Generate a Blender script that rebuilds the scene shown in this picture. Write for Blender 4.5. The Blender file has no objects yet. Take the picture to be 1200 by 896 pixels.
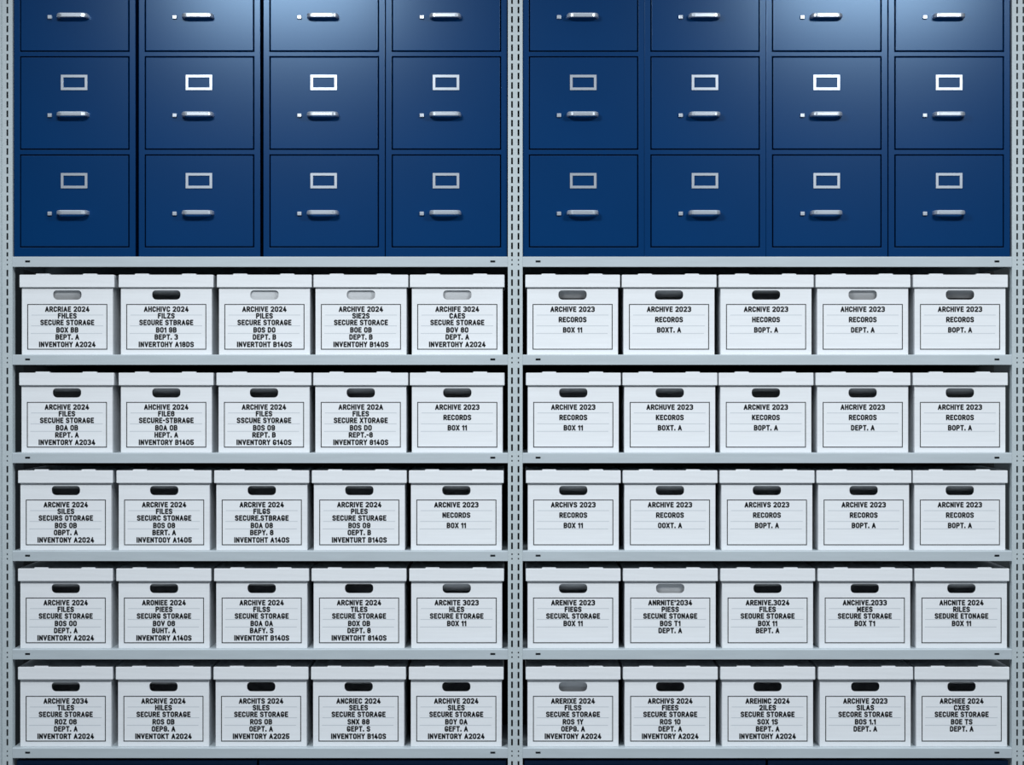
import bpy, bmesh, math, random
from mathutils import Vector, Matrix
random.seed(7)
sc = bpy.context.scene
COL = sc.collection

# ------------------------------------------------------------------ scale
S = 0.0026            # metres per photo pixel in the plane of the rack front (y = 0)
D = 7.0               # camera distance from that plane
HY = 448.0            # photo row of the horizon
FLOOR = 1135.0        # photo row of the floor in the rack plane
CAMZ = (FLOOR - HY) * S
def X(px, y=0.0):     # world x of a photo column on a plane y behind the rack front
    return (px - 600.0) * S * (D + y) / D
def Z(py, y=0.0):
    return CAMZ + (HY - py) * S * (D + y) / D

# ------------------------------------------------------------------ materials
def node_mat(name, base, rough=0.5, metal=0.0, spec=0.5, noise=None, bump=None, coat=0.0, tint=None):
    m = bpy.data.materials.new(name); m.use_nodes = True
    nt = m.node_tree; b = nt.nodes['Principled BSDF']
    b.inputs['Base Color'].default_value = (*base, 1)
    b.inputs['Roughness'].default_value = rough
    b.inputs['Metallic'].default_value = metal
    b.inputs['Specular IOR Level'].default_value = spec
    b.inputs['Coat Weight'].default_value = coat
    if tint: b.inputs['Specular Tint'].default_value = (*tint, 1)
    tc = nt.nodes.new('ShaderNodeTexCoord')
    def tex(scale, stretch, detail=3):
        mp = nt.nodes.new('ShaderNodeMapping'); mp.inputs['Scale'].default_value = stretch
        n = nt.nodes.new('ShaderNodeTexNoise')
        n.inputs['Scale'].default_value = scale; n.inputs['Detail'].default_value = detail
        nt.links.new(tc.outputs['Object'], mp.inputs['Vector'])
        nt.links.new(mp.outputs['Vector'], n.inputs['Vector'])
        return n
    if noise:
        scale, stretch, lo, hi = noise
        n = tex(scale, stretch)
        r = nt.nodes.new('ShaderNodeValToRGB')
        r.color_ramp.elements[0].position = 0.3; r.color_ramp.elements[1].position = 0.7
        r.color_ramp.elements[0].color = (*[c * lo for c in base], 1)
        r.color_ramp.elements[1].color = (*[min(1, c * hi) for c in base], 1)
        nt.links.new(n.outputs['Fac'], r.inputs['Fac'])
        nt.links.new(r.outputs['Color'], b.inputs['Base Color'])
    if bump:
        scale, stretch, strength, dist = bump
        n = tex(scale, stretch, 2)
        bp = nt.nodes.new('ShaderNodeBump')
        bp.inputs['Strength'].default_value = strength; bp.inputs['Distance'].default_value = dist
        nt.links.new(n.outputs['Fac'], bp.inputs['Height'])
        nt.links.new(bp.outputs['Normal'], b.inputs['Normal'])
    return m

M = {}
M['card'] = node_mat('white cardboard', (0.80, 0.825, 0.85), 0.75, spec=0.25,
                     noise=(9, (0.6, 0.6, 14), 0.965, 1.02), bump=(60, (1, 1, 6), 0.12, 0.0015))
M['paper'] = node_mat('printed panel', (0.81, 0.835, 0.86), 0.7, spec=0.25,
                      noise=(9, (0.6, 0.6, 14), 0.97, 1.02))
M['ink'] = node_mat('black ink', (0.008, 0.009, 0.011), 0.6, spec=0.3)
M['rule'] = node_mat('grey ruling', (0.56, 0.60, 0.64), 0.7, spec=0.25)
M['grey'] = node_mat('grey rack paint', (0.50, 0.565, 0.59), 0.45, spec=0.4,
                     noise=(260, (1, 1, 1), 0.90, 1.06))
M['shelf'] = node_mat('grey shelf paint', (0.48, 0.54, 0.575), 0.42, spec=0.4,
                      noise=(30, (0.3, 1, 3), 0.96, 1.03))
M['blue'] = node_mat('blue enamel', (0.0001, 0.031, 0.122), 0.25, spec=0.5, tint=(0.50, 0.74, 1.0),
                     noise=(2.2, (1, 1, 0.5), 0.9, 1.1), bump=(350, (1, 1, 1), 0.03, 0.0004))
M['chrome'] = node_mat('satin steel', (0.60, 0.66, 0.74), 0.28, metal=0.6, spec=0.6)
M['wall'] = node_mat('dark painted wall', (0.045, 0.055, 0.06), 0.8, noise=(3, (1, 1, 1), 0.9, 1.1))
M['dark'] = node_mat('rack shade black', (0.004, 0.006, 0.007), 0.6, noise=(3, (1, 1, 1), 0.9, 1.1))  # near-black colour stands in for the shade deep inside the rack
M['floor'] = node_mat('grey concrete', (0.20, 0.21, 0.22), 0.6, noise=(2, (1, 1, 1), 0.85, 1.1))

# ------------------------------------------------------------------ mesh helpers
def box(bm, x0, x1, y0, y1, z0, z1, bev=0.0, seg=1):
    vs = [bm.verts.new((x, y, z)) for x in (x0, x1) for y in (y0, y1) for z in (z0, z1)]
    f = []
    for q in ((0, 1, 3, 2), (4, 6, 7, 5), (0, 4, 5, 1), (2, 3, 7, 6), (0, 2, 6, 4), (1, 5, 7, 3)):
        f.append(bm.faces.new([vs[i] for i in q]))
    if bev > 0:
        es = list({e for fa in f for e in fa.edges})
        bmesh.ops.bevel(bm, geom=es, offset=bev, segments=seg, affect='EDGES', profile=0.5)

def holed_plate(bm, x0, x1, z0, z1, y0, y1, holes):
    """upright plate between y0 (front) and y1 with rectangular holes cut right through"""
    xs = sorted({x0, x1, *[h[0] for h in holes], *[h[1] for h in holes]})
    zs = sorted({z0, z1, *[h[2] for h in holes], *[h[3] for h in holes]})
    nx, nz = len(xs) - 1, len(zs) - 1
    solid = [[True] * nz for _ in range(nx)]
    ix = {v: i for i, v in enumerate(xs)}; iz = {v: i for i, v in enumerate(zs)}
    for h in holes:
        for i in range(ix[h[0]], ix[h[1]]):
            for k in range(iz[h[2]], iz[h[3]]):
                solid[i][k] = False
    cache = {}
    def v(i, k, y):
        key = (i, k, y)
        if key not in cache: cache[key] = bm.verts.new((xs[i], y, zs[k]))
        return cache[key]
    ok = lambda i, k: 0 <= i < nx and 0 <= k < nz and solid[i][k]
    for i in range(nx):
        for k in range(nz):
            if not solid[i][k]: continue
            bm.faces.new([v(i, k, y0), v(i + 1, k, y0), v(i + 1, k + 1, y0), v(i, k + 1, y0)])
            bm.faces.new([v(i, k, y1), v(i, k + 1, y1), v(i + 1, k + 1, y1), v(i + 1, k, y1)])
            if not ok(i - 1, k): bm.faces.new([v(i, k, y0), v(i, k + 1, y0), v(i, k + 1, y1), v(i, k, y1)])
            if not ok(i + 1, k): bm.faces.new([v(i + 1, k, y0), v(i + 1, k, y1), v(i + 1, k + 1, y1), v(i + 1, k + 1, y0)])
            if not ok(i, k - 1): bm.faces.new([v(i, k, y0), v(i, k, y1), v(i + 1, k, y1), v(i + 1, k, y0)])
            if not ok(i, k + 1): bm.faces.new([v(i, k + 1, y0), v(i + 1, k + 1, y0), v(i + 1, k + 1, y1), v(i, k + 1, y1)])

def mesh_of(name, bm, mat, smooth=False, recalc=True):
    if recalc: bmesh.ops.recalc_face_normals(bm, faces=bm.faces)
    me = bpy.data.meshes.new(name); bm.to_mesh(me); bm.free()
    me.materials.append(mat)
    if smooth:
        for p in me.polygons: p.use_smooth = True
    return me

def link(name, me, parent=None, loc=(0, 0, 0), rot=(0, 0, 0)):
    o = bpy.data.objects.new(name, me); COL.objects.link(o)
    o.location = loc; o.rotation_euler = rot
    if parent: o.parent = parent
    return o

def thing(name, label, cat, loc, group=None):
    o = bpy.data.objects.new(name, None); COL.objects.link(o)
    o.location = loc; o.empty_display_size = 0.05
    o['label'] = label; o['category'] = cat
    if group: o['group'] = group
    return o

def copy_tree(o, parent=None):
    c = o.copy(); COL.objects.link(c)
    if parent: c.parent = parent
    for ch in list(o.children): copy_tree(ch, c)
    return c

# ------------------------------------------------------------------ setting
def slab(name, x0, x1, y0, y1, z0, z1, mat):
    bm = bmesh.new(); box(bm, x0, x1, y0, y1, z0, z1)
    o = link(name, mesh_of(name, bm, mat)); o['kind'] = 'structure'
    return o
slab('floor', -4.0, 4.0, -8.0, 0.75, -0.1, 0.0, M['floor'])
slab('wall_back', -4.0, 4.0, 0.60, 0.75, 0.0, 3.9, M['wall'])

# ------------------------------------------------------------------ rack
SHELF_TOPS = [300.5, 415.3, 530.4, 645.2, 760.4, 876.0]
LIP = 11.9
RACK_D = 0.53
TOPZ = Z(-90)
rack = thing('shelving_rack', 'grey slotted steel shelving rack with two bays holding boxes and blue cabinets', 'shelving rack', (0, 0.25, 0))
RO = Vector((0, 0.25, 0))

def slot_rows():
    rows = []          # (top, bottom, small)
    y = 288.0
    while y > -80: rows.append((y - 3.85, y + 3.85, False)); y -= 11.05
    rows.append((295.4, 300.4, False))
    for t in SHELF_TOPS:
        rows.append((t + 3.0, t + 5.0, True)); rows.append((t + 8.3, t + 10.3, True))
        n = 9 if t < 870 else 20
        for k in range(n):
            c = t + 19.3 + 11.2 * k
            rows.append((c - 3.85, c + 3.85, False))
    return rows
ROWS = slot_rows()

def upright_mesh(x0, x1, cols, groove=None):
    bm = bmesh.new()
    holes = []
    for c in cols:
        for a, b, small in ROWS:
            w = 0.75 if small else 1.05
            holes.append((X(c - w), X(c + w), Z(b), Z(a)))
    xa, xb = X(x0), X(x1)
    holed_plate(bm, xa, xb, 0.0, TOPZ, 0.0, 0.002, holes)
    if groove:
        g0, g1, far = groove
        box(bm, X(g0), X(g1), 0.004, 0.006, 0, TOPZ)
        box(bm, X(far), X(g0), 0.0, 0.002, 0, TOPZ)
        box(bm, X(far), X(far) + 0.002, 0.002, 0.04, 0, TOPZ)
        box(bm, X(g0) - 0.0015, X(g0), 0.002, 0.006, 0, TOPZ)
        xa = X(g1)
        box(bm, xa, xa + 0.0015, 0.002, 0.04, 0, TOPZ)
    else:
        box(bm, xa, xa + 0.002, 0.002, 0.04, 0, TOPZ)
    box(bm, xb - 0.002, xb, 0.002, 0.04, 0, TOPZ)
    for v in bm.verts: v.co -= RO
    return mesh_of('upright', bm, M['grey'])

link('upright', upright_mesh(2.7, 14.6, [8.6], groove=(1.0, 2.7, -12)), rack)
link('upright', upright_mesh(595.2, 612.4, [600.0, 607.6]), rack)
link('upright', upright_mesh(1186.0, 1204.5, [1192.0, 1199.4]), rack)
for x0, x1 in ((-12, 14.6), (595.2, 612.4), (1186.0, 1204.5)):
    bm = bmesh.new()
    xa, xb = X(x0), X(x1)
    box(bm, xa, xb, RACK_D - 0.002, RACK_D, 0, TOPZ)
    box(bm, xa, xa + 0.002, RACK_D - 0.04, RACK_D - 0.002, 0, TOPZ)
    box(bm, xb - 0.002, xb, RACK_D - 0.04, RACK_D - 0.002, 0, TOPZ)
    for v in bm.verts: v.co -= RO
    link('rear_upright', mesh_of('rear_upright', bm, M['grey']), rack)

for x0, x1 in ((-12, 603.5), (604.0, 1204.0)):  # added black sheets: hide the rear posts, paint the gaps as deep shade
    bm = bmesh.new()
    box(bm, X(x0), X(x1), RACK_D - 0.046, RACK_D - 0.044, 0.02, TOPZ)
    for v in bm.verts: v.co -= RO
    link('shade_panel', mesh_of('shade_panel', bm, M['dark']), rack)['label'] = 'added black sheet standing in for shade behind the boxes'

def shelf_mesh(x0, x1, zt, hl, hr):
    bm = bmesh.new()
    xa, xb = X(x0), X(x1)
    zb = zt - LIP * S
    hz0, hz1 = zt - 6.9 * S, zt - 4.5 * S
    holed_plate(bm, xa, xb, zb, zt - 0.003, 0.0012, 0.0030, [(X(h - 2.9), X(h + 2.9), hz0, hz1) for h in (hl, hr)])
    box(bm, xa, xb, 0.0042, RACK_D - 0.047, zt - 0.0016, zt)                 # deck
    R = 0.003                                                                  # rolled front edge
    prof = [(0.0012 + R - R * math.cos(a), zt - R + R * math.sin(a)) for a in [math.pi / 2 * j / 5 for j in range(6)]]
    prof += [(0.0042, zt - 0.0016), (0.0030, zt - R)]
    ends = [[bm.verts.new((x, a, b)) for a, b in prof] for x in (xa, xb)]
    for j in range(len(prof)):
        k = (j + 1) % len(prof)
        bm.faces.new([ends[0][j], ends[0][k], ends[1][k], ends[1][j]])
    bm.faces.new(ends[0]); bm.faces.new(ends[1])
    box(bm, xa, xb, RACK_D - 0.049, RACK_D - 0.047, zb, zt - 0.0016)           # rear lip
    box(bm, xa, xb, 0.0030, 0.016, zb, zb + 0.0016)                           # return flange
    box(bm, xa, xb, 0.016, 0.0176, zb, zt - 0.0016)
    box(bm, xa, xa + 0.0016, 0.018, RACK_D - 0.049, zb, zt - 0.0016)
    box(bm, xb - 0.0016, xb, 0.018, RACK_D - 0.049, zb, zt - 0.0016)
    for v in bm.verts: v.co -= RO
    return mesh_of('shelf', bm, M['shelf'])
for t in SHELF_TOPS:
    link('shelf', shelf_mesh(14.7, 595.1, Z(t), 32.2, 577.5), rack)
    link('shelf', shelf_mesh(612.5, 1185.9, Z(t), 630.6, 1168.4), rack)

# ------------------------------------------------------------------ filing cabinets
CY = 0.010                                  # depth of the cabinet fronts behind the rack front
CS = S * (D + CY) / D                       # metres per photo pixel on that plane
CW, CDEP = 142.4 * CS, 0.46
def ring(bm, w, h, t, y0, y1):
    holed_plate(bm, -w / 2, w / 2, -h / 2, h / 2, y0, y1, [(-w / 2 + t, w / 2 - t, -h / 2 + t, h / 2 - t)])

def handle_mesh(w, out):
    """bow pull: bar standing off the drawer, ends curving back to it"""
    pts = []
    r = 0.014
    pts.append((-w / 2, 0.0)); pts.append((-w / 2 + 0.001, -out + r))
    for k in range(1, 6):
        a = math.pi / 2 * k / 5
        pts.append((-w / 2 + 0.001 + r - r * math.cos(a), -out + r - r * math.sin(a)))
    pts = pts + [(-x, y) for x, y in reversed(pts)]
    sec = [(0.0035, 0.0035), (0.0010, 0.0064), (-0.0026, 0.0064), (-0.0040, 0.005), (-0.0040, -0.005),
           (-0.0026, -0.0064), (0.0012, -0.0064), (0.0035, -0.0045)]
    bm = bmesh.new(); rings = []
    for i, (x, y) in enumerate(pts):
        a = Vector(pts[max(i - 1, 0)]); b = Vector(pts[min(i + 1, len(pts) - 1)])
        t = (b - a).normalized(); n = Vector((t.y, -t.x))
        rings.append([bm.verts.new((x + n.x * o, y + n.y * o, z)) for o, z in sec])
    for a, b in zip(rings, rings[1:]):
        for j in range(len(sec)):
            k = (j + 1) % len(sec)
            bm.faces.new([a[j], a[k], b[k], b[j]])
    bm.faces.new(rings[0]); bm.faces.new(list(reversed(rings[-1])))
    return mesh_of('handle', bm, M['chrome'])

def lock_mesh():
    bm = bmesh.new()
    box(bm, -0.0066, 0.0066, -0.004, 0.004, -0.0058, 0.0058, 0.0016, 2)
    box(bm, -0.0006, 0.0006, -0.0044, -0.0036, -0.0030, 0.0030)
    return mesh_of('lock', bm, M['chrome'])

def cabinet_body(w, h, dep, rows, inset):
    """open-fronted steel case: w wide, floor at z 0, drawer openings rows = [(z0, z1)]"""
    bm = bmesh.new()
    t = 0.0012; B = 0.0014
    ft = 0.020
    box(bm, -w / 2, -w / 2 + t, ft, dep, 0, h); box(bm, w / 2 - t, w / 2, ft, dep, 0, h)
    box(bm, -w / 2 + t, w / 2 - t, dep - t, dep, 0, h)
    box(bm, -w / 2 + t, w / 2 - t, ft, dep - t, 0, t); box(bm, -w / 2 + t, w / 2 - t, ft, dep - t, h - t, h)
    holed_plate(bm, -w / 2, w / 2, 0, h, 0, ft, [(-w / 2 + inset, w / 2 - inset, a, b) for a, b in rows])
    me_edges = [e for e in bm.edges if all(abs(v.co.y) < 1e-6 for v in e.verts) and len(e.link_faces) == 2
                and abs(e.link_faces[0].normal.dot(e.link_faces[1].normal)) < 0.5]
    bm.normal_update()
    me_edges = [e for e in bm.edges if all(abs(v.co.y) < 1e-6 for v in e.verts) and len(e.link_faces) == 2
                and abs(e.link_faces[0].normal.dot(e.link_faces[1].normal)) < 0.5]
    bmesh.ops.bevel(bm, geom=me_edges, offset=B, segments=2, affect='EDGES', profile=0.5)
    return mesh_of('cabinet_body', bm, M['blue'])

def drawer_mesh(w, h, dep):
    bm = bmesh.new()
    box(bm, -w / 2, w / 2, -0.0015, 0.018, -h / 2, h / 2, 0.0016, 2)
    t = 0.0012; ww = w - 0.03; hh = h - 0.06
    box(bm, -ww / 2, -ww / 2 + t, 0.018, dep, -hh / 2, hh / 2)
    box(bm, ww / 2 - t, ww / 2, 0.018, dep, -hh / 2, hh / 2)
    box(bm, -ww / 2 + t, ww / 2 - t, 0.018, dep, -hh / 2, -hh / 2 + t)
    box(bm, -ww / 2 + t, ww / 2 - t, dep - t, dep, -hh / 2, hh / 2)
    return mesh_of('drawer', bm, M['blue'])

cab_base = Z(SHELF_TOPS[0])                 # they stand on the top shelf
def zc(py): return Z(py, CY) - cab_base      # photo row on the cabinet front -> height in the cabinet
DR = [(-54.4, 61.0 - 0.2), (66.2, 175.6), (181.2, 290.0)]
DR[0] = (66.2 - 115.0, 60.8)
cab_h = zc(-57.5)
me_body = cabinet_body(CW, cab_h, CDEP, [(zc(b), zc(a)) for a, b in DR], 7.1 * CS)
me_handle = handle_mesh(34.6 * CS, 0.034)
me_lock = lock_mesh()
bm = bmesh.new(); ring(bm, 31 * CS, 17.9 * CS, 3.0 * CS, -0.003, 0.0); me_holder = mesh_of('label_holder', bm, M['chrome'])
GAPD = 1.25 * CS
def make_cabinet(label):
    root = thing('filing_cabinet', label, 'filing cabinet', (0, 0, 0), 'blue filing cabinets on the top shelf')
    link('cabinet_body', me_body, root)
    for a, b in DR:
        z0, z1 = zc(b) + GAPD, zc(a) - GAPD
        me = drawer_mesh(CW - 2 * 7.1 * CS - 2 * GAPD, z1 - z0, CDEP - 0.03)
        d = link('drawer', me, root, (0, 0, (z0 + z1) / 2))
        def off(py): return zc(py) - (z0 + z1) / 2
        top = a
        h = link('handle', me_handle, d, (-1.2 * CS, -0.0015, off(top + 68.6)))
        h['label'] = 'satin steel bow handle'
        k = link('lock', me_lock, d, (-28.8 * CS, -0.0055, off(top + 69.3))); k['label'] = 'small steel drawer lock'
        n = link('label_holder', me_holder, d, (-0.4 * CS, -0.0015, off(top + 30.7))); n['label'] = 'empty steel label frame'
    return root
CABS = [(87.5, 0.0, 'left end of the top shelf, left bay'), (233.7, 0.0, 'second from the left end of the left bay'),
        (379.8, 0.0, 'third from the left in the left bay, under strong glare'), (523.1, 0.0, 'immediately left of the middle upright'),
        (683.85, 0.0, 'immediately right of the middle upright'), (826.4, 0.0, 'second right of the middle upright'),
        (969.0, 0.0, 'third right of the middle upright, with glare'), (1112.4, 0.0, 'rightmost, beside the right upright')]
proto = None
for px, yaw, words in CABS:
    lab = 'blue steel filing cabinet, ' + words
    if proto is None: proto = c = make_cabinet(lab)
    else:
        c = copy_tree(proto); c['label'] = lab
    c.location = (X(px, CY), CY, cab_base + 0.0004); c.rotation_euler = (0, 0, math.radians(yaw))

# wide cabinets on the floor, only their top edges show under the bottom shelf
LY = 0.035
low_h = Z(890.6, LY)
def low_cabinet(w, label):
    root = thing('lateral_file_cabinet', label, 'filing cabinet', (0, 0, 0), 'wide blue cabinets under the bottom shelf')
    rows = [(0.05, low_h / 2 - 0.006), (low_h / 2 + 0.006, low_h - 0.014)]
    link('cabinet_body', cabinet_body(w, low_h, CDEP - 0.03, rows, 0.02), root)
    for a, b in rows:
        me = drawer_mesh(w - 0.04 - 2 * GAPD, b - a - 2 * GAPD, CDEP - 0.06)
        d = link('drawer', me, root, (0, 0, (a + b) / 2))
        link('handle', me_handle, d, (0, -0.0015, 0.03))['label'] = 'satin steel bow handle'
        link('label_holder', me_holder, d, (0, -0.0015, 0.09))['label'] = 'empty steel label frame'
    return root
for x0, x1, words in ((18.8, 301.8, 'left half of left bay'), (302.8, 594, 'right half of left bay'),
                      (613.6, 898, 'left half of right bay'), (899.2, 1182.2, 'right half of right bay')):
    c = low_cabinet((x1 - x0) * S, 'wide dark blue cabinet under the bottom shelf, ' + words)
    c.location = (X((x0 + x1) / 2, LY), LY, 0.0004)

# ------------------------------------------------------------------ lettering: bold condensed stroke capitals (units: photo pixels)
Hh, Ww, Cc = 4.95, 2.75, 0.75
h2 = Hh / 2 + 0.1
def G(*lines, w=Ww): return (w, lines)
O_ = [(0, Cc), (0, Hh - Cc), (Cc, Hh), (Ww - Cc, Hh), (Ww, Hh - Cc), (Ww, Cc), (Ww - Cc, 0), (Cc, 0), (0, Cc)]
GL = {
 'A': (3.0, [[(0, 0), (1.5, Hh), (3.0, 0)], [(0.5, 1.4), (2.5, 1.4)]]),
 'B': G([(0, 0), (0, Hh), (Ww - Cc, Hh), (Ww - .1, Hh - Cc), (Ww - .1, h2 + .5), (Ww - Cc, h2), (0, h2)], [(Ww - Cc, h2), (Ww, h2 - .6), (Ww, Cc), (Ww - Cc, 0), (0, 0)]),
 'C': G([(Ww, Hh - .9), (Ww, Hh - Cc), (Ww - Cc, Hh), (Cc, Hh), (0, Hh - Cc), (0, Cc), (Cc, 0), (Ww - Cc, 0), (Ww, Cc), (Ww, .9)]),
 'D': G([(0, 0), (0, Hh), (Ww - 1, Hh), (Ww, Hh - 1), (Ww, 1), (Ww - 1, 0), (0, 0)]),
 'E': (2.3, [[(2.3, Hh), (0, Hh), (0, 0), (2.3, 0)], [(0, h2), (1.9, h2)]]),
 'F': (2.3, [[(2.3, Hh), (0, Hh), (0, 0)], [(0, h2), (1.9, h2)]]),
 'G': G([(Ww, Hh - .9), (Ww, Hh - Cc), (Ww - Cc, Hh), (Cc, Hh), (0, Hh - Cc), (0, Cc), (Cc, 0), (Ww - Cc, 0), (Ww, Cc), (Ww, h2 - .6), (1.6, h2 - .6)]),
 'H': G([(0, 0), (0, Hh)], [(Ww, 0), (Ww, Hh)], [(0, h2), (Ww, h2)]),
 'I': (0.0, [[(0, 0), (0, Hh)]]),
 'J': G([(Ww, Hh), (Ww, Cc), (Ww - Cc, 0), (Cc, 0), (0, Cc)]),
 'K': G([(0, 0), (0, Hh)], [(Ww, Hh), (0, 1.9)], [(.8, 2.8), (Ww, 0)]),
 'L': (2.2, [[(0, Hh), (0, 0), (2.2, 0)]]),
 'M': (3.2, [[(0, 0), (0, Hh), (1.6, 1.4), (3.2, Hh), (3.2, 0)]]),
 'N': G([(0, 0), (0, Hh), (Ww, 0), (Ww, Hh)]),
 'O': G(O_), '0': G(O_),
 'P': G([(0, 0), (0, Hh), (Ww - Cc, Hh), (Ww, Hh - Cc), (Ww, h2 + .3), (Ww - Cc, h2 - .4), (0, h2 - .4)]),
 'R': G([(0, 0), (0, Hh), (Ww - Cc, Hh), (Ww, Hh - Cc), (Ww, h2 + .3), (Ww - Cc, h2 - .3), (0, h2 - .3)], [(1.2, h2 - .3), (Ww + .1, 0)]),
 'S': G([(Ww - .1, Hh - .6), (Ww - Cc - .2, Hh), (Cc, Hh), (0, Hh - Cc), (0, h2 + .8), (.5, h2 + .2), (Ww - .5, h2 - .3), (Ww, h2 - .9), (Ww, Cc), (Ww - Cc, 0), (Cc, 0), (.1, .5)]),
 'T': (2.7, [[(0, Hh), (2.7, Hh)], [(1.35, Hh), (1.35, 0)]]),
 'U': G([(0, Hh), (0, Cc), (Cc, 0), (Ww - Cc, 0), (Ww, Cc), (Ww, Hh)]),
 'V': (2.9, [[(0, Hh), (1.45, 0), (2.9, Hh)]]),
 'X': (2.8, [[(0, 0), (2.8, Hh)], [(0, Hh), (2.8, 0)]]),
 'Y': (2.8, [[(0, Hh), (1.4, h2 - .2), (2.8, Hh)], [(1.4, h2 - .2), (1.4, 0)]]),
 'Z': G([(0, Hh), (Ww, Hh), (0, 0), (Ww, 0)]),
 '1': (1.1, [[(0, Hh - 1), (1.1, Hh), (1.1, 0)]]),
 '2': G([(.05, Hh - .6), (Cc, Hh), (Ww - Cc, Hh), (Ww, Hh - Cc), (Ww, h2 + .5), (0, 0), (Ww, 0)]),
 '3': G([(.1, Hh - .25), (Cc, Hh), (Ww - Cc, Hh), (Ww, Hh - Cc), (Ww, h2 + .6), (Ww - Cc, h2), (1.5, h2)], [(Ww - Cc, h2), (Ww, h2 - .6), (Ww, Cc), (Ww - Cc, 0), (Cc, 0), (.1, .25)]),
 '4': (2.8, [[(1.6, Hh), (0, 1.2), (2.8, 1.2)], [(2.0, 2.7), (2.0, 0)]]),
 '5': G([(Ww, Hh), (.1, Hh), (0, h2), (Ww - Cc, h2 + .2), (Ww, h2 - .6), (Ww, Cc), (Ww - Cc, 0), (Cc, 0), (0, .9)]),
 '6': G([(Ww, Hh - .9), (Ww - Cc, Hh), (Cc, Hh), (0, Hh - Cc), (0, Cc), (Cc, 0), (Ww - Cc, 0), (Ww, Cc), (Ww, h2 - .4), (Ww - Cc, h2 + .2), (0, h2 + .1)]),
 '7': G([(0, Hh), (Ww, Hh), (.9, 0)]),
 '8': G([(Cc, h2), (0.1, h2 + .6), (0.1, Hh - Cc), (Cc, Hh), (Ww - Cc, Hh), (Ww - .1, Hh - Cc), (Ww - .1, h2 + .6), (Ww - Cc, h2), (Cc, h2), (0, h2 - .6), (0, Cc), (Cc, 0), (Ww - Cc, 0), (Ww, Cc), (Ww, h2 - .6), (Ww - Cc, h2)]),
 '9': G([(0, .9), (Cc, 0), (Ww - Cc, 0), (Ww, Cc), (Ww, Hh - Cc), (Ww - Cc, Hh), (Cc, Hh), (0, Hh - Cc), (0, h2 + .4), (Cc, h2 - .3), (Ww, h2 - .2)]),
 '.': (0.0, [[(0, 0), (0, .35)]]),
 '-': (1.2, [[(0, h2 - .2), (1.2, h2 - .2)]]),
 "'": (0.0, [[(0, Hh), (0, Hh - 1.2)]]),
}
STROKE = 1.56
GAP = 0.50 + STROKE
def line_width(s):
    w = 0
    for ch in s: w += 2.35 if ch == ' ' else GL[ch][0] + GAP
    return w - GAP
def write_line(bm, s, cx, cy, k):
    """strokes as flat quads with octagonal joints; k = metres per photo pixel"""
    x = cx - line_width(s) / 2
    hw = STROKE / 2
    for ch in s:
        if ch == ' ': x += 2.35; continue
        w, lines = GL[ch]
        for pl in lines:
            P = [Vector((x + a, cy - Hh / 2 + b)) for a, b in pl]
            closed = (P[0] - P[-1]).length < 1e-6
            for i, (a, b) in enumerate(zip(P, P[1:])):
                d = (b - a).normalized()
                a2 = a - d * (hw if i == 0 and not closed else 0)
                b2 = b + d * (hw if i == len(P) - 2 and not closed else 0)
                n = Vector((-d.y, d.x)) * hw
                bm.faces.new([bm.verts.new((p.x * k, 0, p.y * k)) for p in (a2 - n, b2 - n, b2 + n, a2 + n)])
            for p in (P if closed else P[1:-1]):
                bm.faces.new([bm.verts.new(((p.x + hw * math.cos(math.pi * (j + .5) / 4)) * k, 0,
                                            (p.y + hw * math.sin(math.pi * (j + .5) / 4)) * k)) for j in range(8)])
        x += w + GAP

# ------------------------------------------------------------------ archive boxes
BY = 0.018                                   # lid fronts sit this far behind the rack front
LIDO = 0.009                                 # lid stands proud of the body
K = S * (D + BY + LIDO) / D
BW, BD, BH = 106.4 * K, 0.385, 82.5 * K       # body
LW, LH = 111.0 * K, 14.9 * K                  # lid
TOT = 93.4 * K
HOLE_C, HOLE_W, HOLE_H = TOT - 23.6 * K, 33.2 * K, 11.0 * K

def body_mesh():
    bm = bmesh.new(); t = 0.004
    outer = [(-BW / 2, 0), (BW / 2, 0), (BW / 2, BH), (-BW / 2, BH)]
    inner = []
    rb, rt = 0.0130, 0.0110
    hw, hh = HOLE_W / 2, HOLE_H / 2
    for cx, cz, a0, r in ((hw - rb, -hh + rb, -90, rb), (hw - rt, hh - rt, 0, rt), (-hw + rt, hh - rt, 90, rt), (-hw + rb, -hh + rb, 180, rb)):
        for j in range(6):
            a = math.radians(a0 + 18 * j)
            inner.append((cx + r * math.cos(a), HOLE_C + cz + r * math.sin(a)))
    es = []
    for loop in (outer, inner):
        vs = [bm.verts.new((x, 0, z)) for x, z in loop]
        es += [bm.edges.new((vs[i], vs[(i + 1) % len(vs)])) for i in range(len(vs))]
    bmesh.ops.triangle_fill(bm, edges=es, use_beauty=True, use_dissolve=False)
    r = bmesh.ops.extrude_face_region(bm, geom=list(bm.faces))
    for v in r['geom']:
        if isinstance(v, bmesh.types.BMVert): v.co.y += t
    box(bm, -BW / 2, -BW / 2 + t, t, BD, 0, BH); box(bm, BW / 2 - t, BW / 2, t, BD, 0, BH)
    box(bm, -BW / 2 + t, BW / 2 - t, BD - t, BD, 0, BH)
    box(bm, -BW / 2 + t, BW / 2 - t, t, BD - t, 0, t)
    return mesh_of('box_body', bm, M['card'])

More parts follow.
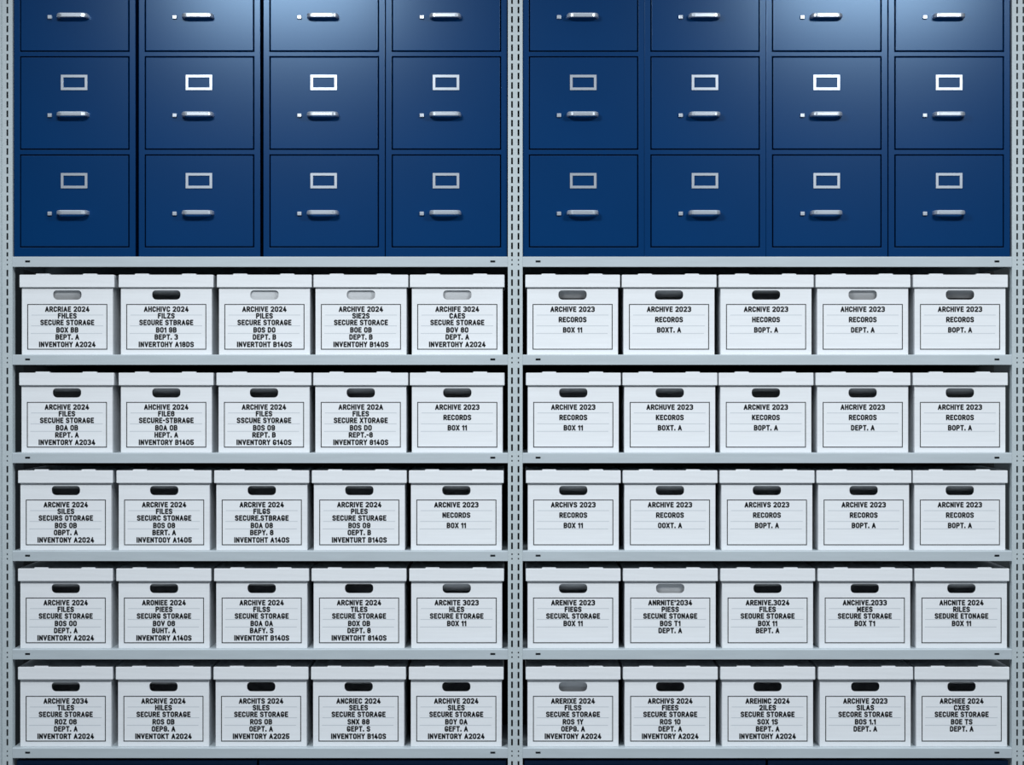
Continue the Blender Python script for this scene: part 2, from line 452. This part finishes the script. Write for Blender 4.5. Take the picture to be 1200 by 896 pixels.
def lid_mesh():
    bm = bmesh.new(); t = 0.004
    x = LW / 2; y0, y1 = -LIDO, BD + LIDO
    # outer shell with softened edges, then the skirt's inside faces
    vs = []
    box(bm, -x, x, y0, y1, TOT - LH, TOT, 0.0022, 2)
    bot = [f for f in bm.faces if f.normal.z < -0.9 or all(abs(v.co.z - (TOT - LH)) < 1e-6 for v in f.verts)]
    bmesh.ops.inset_region(bm, faces=bot, thickness=0.001)
    r = bmesh.ops.extrude_face_region(bm, geom=bot)
    bmesh.ops.delete(bm, geom=bot, context='FACES')
    for v in r['geom']:
        if isinstance(v, bmesh.types.BMVert): v.co.z = TOT - t
    # two folded tuck tabs that ride up along the front edge
    for c in (-28.3, 26.8):
        box(bm, (c - 8.2) * K, (c + 8.2) * K, y0 + 0.0015, y0 + 0.03, TOT - 0.001, TOT + 0.0032, 0.0012, 1)
    return mesh_of('lid', bm, M['card'])

def flap_mesh():
    bm = bmesh.new()
    box(bm, -HOLE_W / 2 - 0.004, HOLE_W / 2 + 0.004, 0, 0.003, -HOLE_H - 0.006, 0.003)
    return mesh_of('hand_flap', bm, M['card'])

LBW, LBH = 93.8 * K, 53.4 * K                 # printed frame
LB_C = TOT - 60.9 * K
def panel_mesh():
    bm = bmesh.new(); box(bm, -LBW / 2, LBW / 2, -0.0004, 0, -LBH / 2, LBH / 2); return mesh_of('printed_panel', bm, M['paper'])
def border_mesh():
    bm = bmesh.new(); ring(bm, LBW, LBH, 1.0 * K, -0.0007, -0.0004); return mesh_of('border', bm, M['ink'])
def rules_mesh():
    bm = bmesh.new()
    for dy, a, b in ((12.9, -42, 42), (25.6, -42.5, 42), (34.5, -43, 41)):
        z = LBH / 2 - dy * K
        box(bm, a * K, b * K, -0.0005, -0.0004, z - 0.36 * K, z + 0.36 * K)
    return mesh_of('ruled_lines', bm, M['rule'])
me_bx, me_lid, me_flap, me_pan, me_bor, me_rul = body_mesh(), lid_mesh(), flap_mesh(), panel_mesh(), border_mesh(), rules_mesh()

ROWS6 = (6.0, 13.8, 21.6, 30.3, 38.6, 47.3)
ROWS3 = (6.1, 18.2, 30.3)
def lettering_mesh(lines):
    ys = ROWS3 if len(lines) == 3 else ROWS6
    bm = bmesh.new()
    for s, y in zip(lines, ys):
        write_line(bm, s, 0, LBH / 2 / K - y, K)
    for f in bm.faces:
        f.normal_update()
        if f.normal.y > 0: f.normal_flip()
    return mesh_of('lettering', bm, M['ink'], recalc=False)

def T(s): return s.split('/')
R3 = 'RECOROS'
LEFT = [
 [(78.9, 'ARCRIAE 2024/FHLES/SECURE STORAGE/BOX BB/BEPT. A/INVENTOHY A2024', 20),
  (194.9, 'AHCHIVC 2024/FILZS/SEOURE STBRAGE/BO1 9B/BEPT. 3/INVERTOHY A18DS', 50),
  (309.9, 'ARCHIVE 2024/PILES/SECURE STORAGE/BOS DO/DEPT. B/INVERTOHT B140S', 1),
  (423.0, 'ARCHIVE 2024/SIE2S/SECURE STORACE/BOE 0B/DEPT. B/INVENTOHY B140S', 3),
  (535.9, 'ARCHIFE 3024/CAES/SECURE STORAGE/BOV 80/DEPT. A/INVERTOHY A2024', 6)],
 [(78.5, 'ARCHIVE 2024/FILES/SECUHE STORAGE/BOA 0B/REPT. A/INVENTORY A2034', 55),
  (194.9, 'AHCHIVE 2024/FILE6/SECURE-STBRAGE/BOA 0B/HEPT. A/INVENTORY B1405', 42),
  (309.4, 'ARCHIVE 2024/FILES/SSCUNE SYORAGE/BOS 09/REPT. B/INVENTORY G140S', 50),
  (422.8, 'ARCHIVE 202A/FILES/SECURE XTORAGE/BOS DO/REPT.-8/INVENTORY 8140S', 45),
  (535.9, 'ARCHIVE 2023/RECORDS/BOX 11', 42)],
 [(77.2, 'ARCNIVE 2024/SILES/SECURS OTORAGE/BOS 0B/OBPT. A/INVENTONY A2024', 55),
  (192.4, 'ARCRIVE 2024/FILES/SECURC STONAGE/BOS 08/BERT. A/INVENTOOY A1405', 55),
  (306.8, 'ARCRIVE 2024/FILGS/SECURE.STBRAGE/BOA 08/BEPY. 8/INVENTOHT A140S', 58),
  (421.1, 'ARCRIVE 2024/PILES/SECURE STURAGE/BOS 09/OEPT. B/INVENTURT B140S', 55),
  (534.8, 'ARCNIVE 2023/NECORDS/BOX 11', 50)],
 [(77.1, 'ARCHIVE 2024/FILES/SECURE STORAGE/BOS 00/DEPT. A/INVENTORY A2024', 52),
  (192.2, 'ARONIEE 2024/PIEES/SECURG STORAGE/BOV 06/BUHT. A/INVENTORY A140S', 55),
  (306.7, 'ARCHIVE 2024/FILSS/SECUNE STORAGE/BOA 0A/BAFY. S/INVENTOHT B140S', 58),
  (420.8, 'ARCNIVE 2024/TILES/SECURE STORAGE/BOX 0B/DEPT. 8/INVENTOHT 8140S', 65),
  (535.2, 'ARCNITE 3023/HLES/SECURE ETORAGE/BOX 11', 28)],
 [(77.1, 'ARCHIVE 2034/TILES/SECURE STORAGE/ROZ 06/DEPT. A/INVENTORT A2024', 52),
  (191.6, 'ARCRIVE 2024/HILES/SECURE STORAGE/ROS 0B/OEP9. A/INVENTOKT A2024', 55),
  (306.0, 'ARCHITS 2024/SILES/SECURE STORAGE/ROS 0B/OEPT. A/INVENTORY A2025', 66),
  (420.2, 'ANCRIEC 2024/SELES/SECURE STORAGE/SNX 88/GEPT. S/INVENTOHY B140S', 58),
  (534.7, 'ARCHIVE 2024/SILES/SECURE STORAGE/BOY 0A/GEFT. A/INVENTORY A2024', 62)]]
RIGHT = [
 [(671.0, 'ARCHIVE 2023/RECOROS/BOX 11', 30), (784.0, 'ARCHIVE 2023/RECOROS/BOXT. A', 38),
  (897.7, 'ARCNIVE 2023/HECOROS/BOPT. A', 60), (1011.0, 'AHCHIVE 2023/RECOROS/DEPT. A', 20),
  (1125.0, 'ARCHIVE 2023/RECOROS/BOPT. A', 32)],
 [(671.8, 'ARCHIVE 2023/RECOROS/BOX 11', 48), (784.9, 'ARCHUVE 2023/KECOROS/BOXT. A', 46),
  (897.5, 'ARCNIVE 2023/KECOROS/BOPT. A', 56), (1011.0, 'AHCRIVE 2023/RECOROS/DEPT. A', 44),
  (1124.9, 'ARCHIYE 2023/RECOROS/BOPT. A', 40)],
 [(671.8, 'ARCHIVS 2023/RECOROS/BOX 11', 42), (785.1, 'ARCHIVE 2023/RECOROS/OOXT. A', 44),
  (898.7, 'ARCHIVS 2023/RECOROS/BOPT. A', 46), (1012.1, 'ARCHIVE 2023/RECOROS/BOPT. A', 48),
  (1124.8, 'ARCNIVE 2023/RECOROS/BOPT. A', 44)],
 [(671.6, 'ARENIVE 2023/FIEGS/SECURL STORAGE/BOX 11', 34), (785.4, "ANRNITE'2034/PIESS/SECUNE STONAGE/BOS T1/DEPT. A", 8),
  (899.5, 'ARENIVE.3024/FILES/SEOURE STORAGE/BOX 11/BEPT. A', 56), (1013.4, 'ANCHIVE.2033/MEES/SECURE STORAGE/BOX T1', 58),
  (1126.7, 'AHCNITE 2024/RILES/SEDURE ETONAGE/BOX 11', 46)],
 [(671.5, 'ARERIXE 2024/FILSS/SECURE STORAGE/ROS 1Y/OEP9. A/INVENTONY A2024', 12),
  (785.4, 'ARCHIVS 2024/FIEES/SECURE STORAGE/ROS 10/DEPT. A/INVENTORY A2024', 62),
  (899.5, 'AREHINC 2024/2ILES/SECURE STORAGE/SOX 1S/BEPT. A/INVENTOHY A2024', 62),
  (1014.0, 'ARCHIVE 2023/SILAS/SECORE STORAGE/BOS 1.1/DEPT. A', 62),
  (1126.9, 'ARCHIEE 2024/CXES/SECURE STORAGE/BOE TS/DEPT. A', 58)]]
POS = ['leftmost', 'second from left', 'middle one', 'second from right', 'rightmost']
SHN = ['top', 'second', 'third', 'fourth', 'bottom']

def box_proto():
    root = bpy.data.objects.new('archive_box', None); COL.objects.link(root)
    link('box_body', me_bx, root)
    link('lid', me_lid, root)
    link('hand_flap', me_flap, root, (0, 0.0070, HOLE_C + HOLE_H / 2 - 0.0005))
    p = link('printed_panel', me_pan, root, (0, 0, LB_C)); p['label'] = 'black framed print on the box front'
    link('border', me_bor, p)
    link('ruled_lines', me_rul, p)
    link('lettering', me_bor, p)
    return root

def place_box(root, bay, r, c, cx, text, flap):
    lines = T(text)
    ident = lines[3] if len(lines) > 3 else lines[2]
    root['category'] = 'archive box'
    root['group'] = 'white archive boxes in the %s bay' % bay
    root['label'] = 'white archive box marked %s, %s on %s box shelf, %s bay' % (ident, POS[c], SHN[r], bay)
    y = BY + LIDO
    root.location = (X(cx, y), y, Z(SHELF_TOPS[r + 1]) + 0.0004)
    root.rotation_euler = (0, 0, math.radians(random.uniform(-0.12, 0.12)))
    for ch in root.children:
        if ch.name.startswith('hand_flap'): ch.rotation_euler = (math.radians(21 + flap * 0.92), 0, 0)
        if ch.name.startswith('printed_panel'):
            for g in ch.children:
                if g.name.startswith('lettering'):
                    g.data = lettering_mesh(lines); g.location = (0, -0.00075, 0)
first = box_proto(); used = False
for bay, rows in (('left', LEFT), ('right', RIGHT)):
    for r, row in enumerate(rows):
        for c, (cx, text, flap) in enumerate(row):
            b = copy_tree(first) if used else first
            used = True
            place_box(b, bay, r, c, cx, text, flap)

# ------------------------------------------------------------------ light
def area(name, loc, target, size, power, color):
    l = bpy.data.lights.new(name, 'AREA'); l.shape = 'RECTANGLE'; l.size, l.size_y = size
    l.energy = power; l.color = color
    o = bpy.data.objects.new(name, l); COL.objects.link(o); o.location = loc
    o.rotation_euler = (Vector(target) - Vector(loc)).to_track_quat('-Z', 'Y').to_euler()
    return o
area('ceiling_lamp', (-0.92, -2.3, 3.45), (-0.92, -1.6, 0), (0.75, 0.4), 72, (0.93, 0.97, 1.0))
area('ceiling_lamp', (1.46, -2.3, 3.45), (1.46, -1.6, 0), (0.75, 0.4), 72, (0.93, 0.97, 1.0))
w = bpy.data.worlds.new('room light'); sc.world = w; w.use_nodes = True
nt = w.node_tree; bg = nt.nodes['Background']          # soft light from overhead, dark room at eye level
tc = nt.nodes.new('ShaderNodeTexCoord'); sp = nt.nodes.new('ShaderNodeSeparateXYZ')
rp = nt.nodes.new('ShaderNodeValToRGB')
nt.links.new(tc.outputs['Generated'], sp.inputs['Vector']); nt.links.new(sp.outputs['Z'], rp.inputs['Fac'])
rp.color_ramp.elements[0].position = 0.20; rp.color_ramp.elements[0].color = (0.012, 0.016, 0.020, 1)
rp.color_ramp.elements[1].position = 0.85; rp.color_ramp.elements[1].color = (0.80, 0.90, 1.0, 1)
nt.links.new(rp.outputs['Color'], bg.inputs['Color'])
bg.inputs['Strength'].default_value = 0.9

# ------------------------------------------------------------------ camera
cam = bpy.data.cameras.new('camera'); co = bpy.data.objects.new('camera', cam); COL.objects.link(co)
cam.sensor_fit = 'HORIZONTAL'; cam.sensor_width = 36; cam.lens = 36 * D / (1200 * S)
co.location = (0, -D, CAMZ); co.rotation_euler = (math.pi / 2, 0, 0)
sc.camera = co
vs = sc.view_settings
vs.view_transform = 'Standard'; vs.look = 'None'; vs.gamma = 1; vs.exposure = 0; vs.use_curve_mapping = False
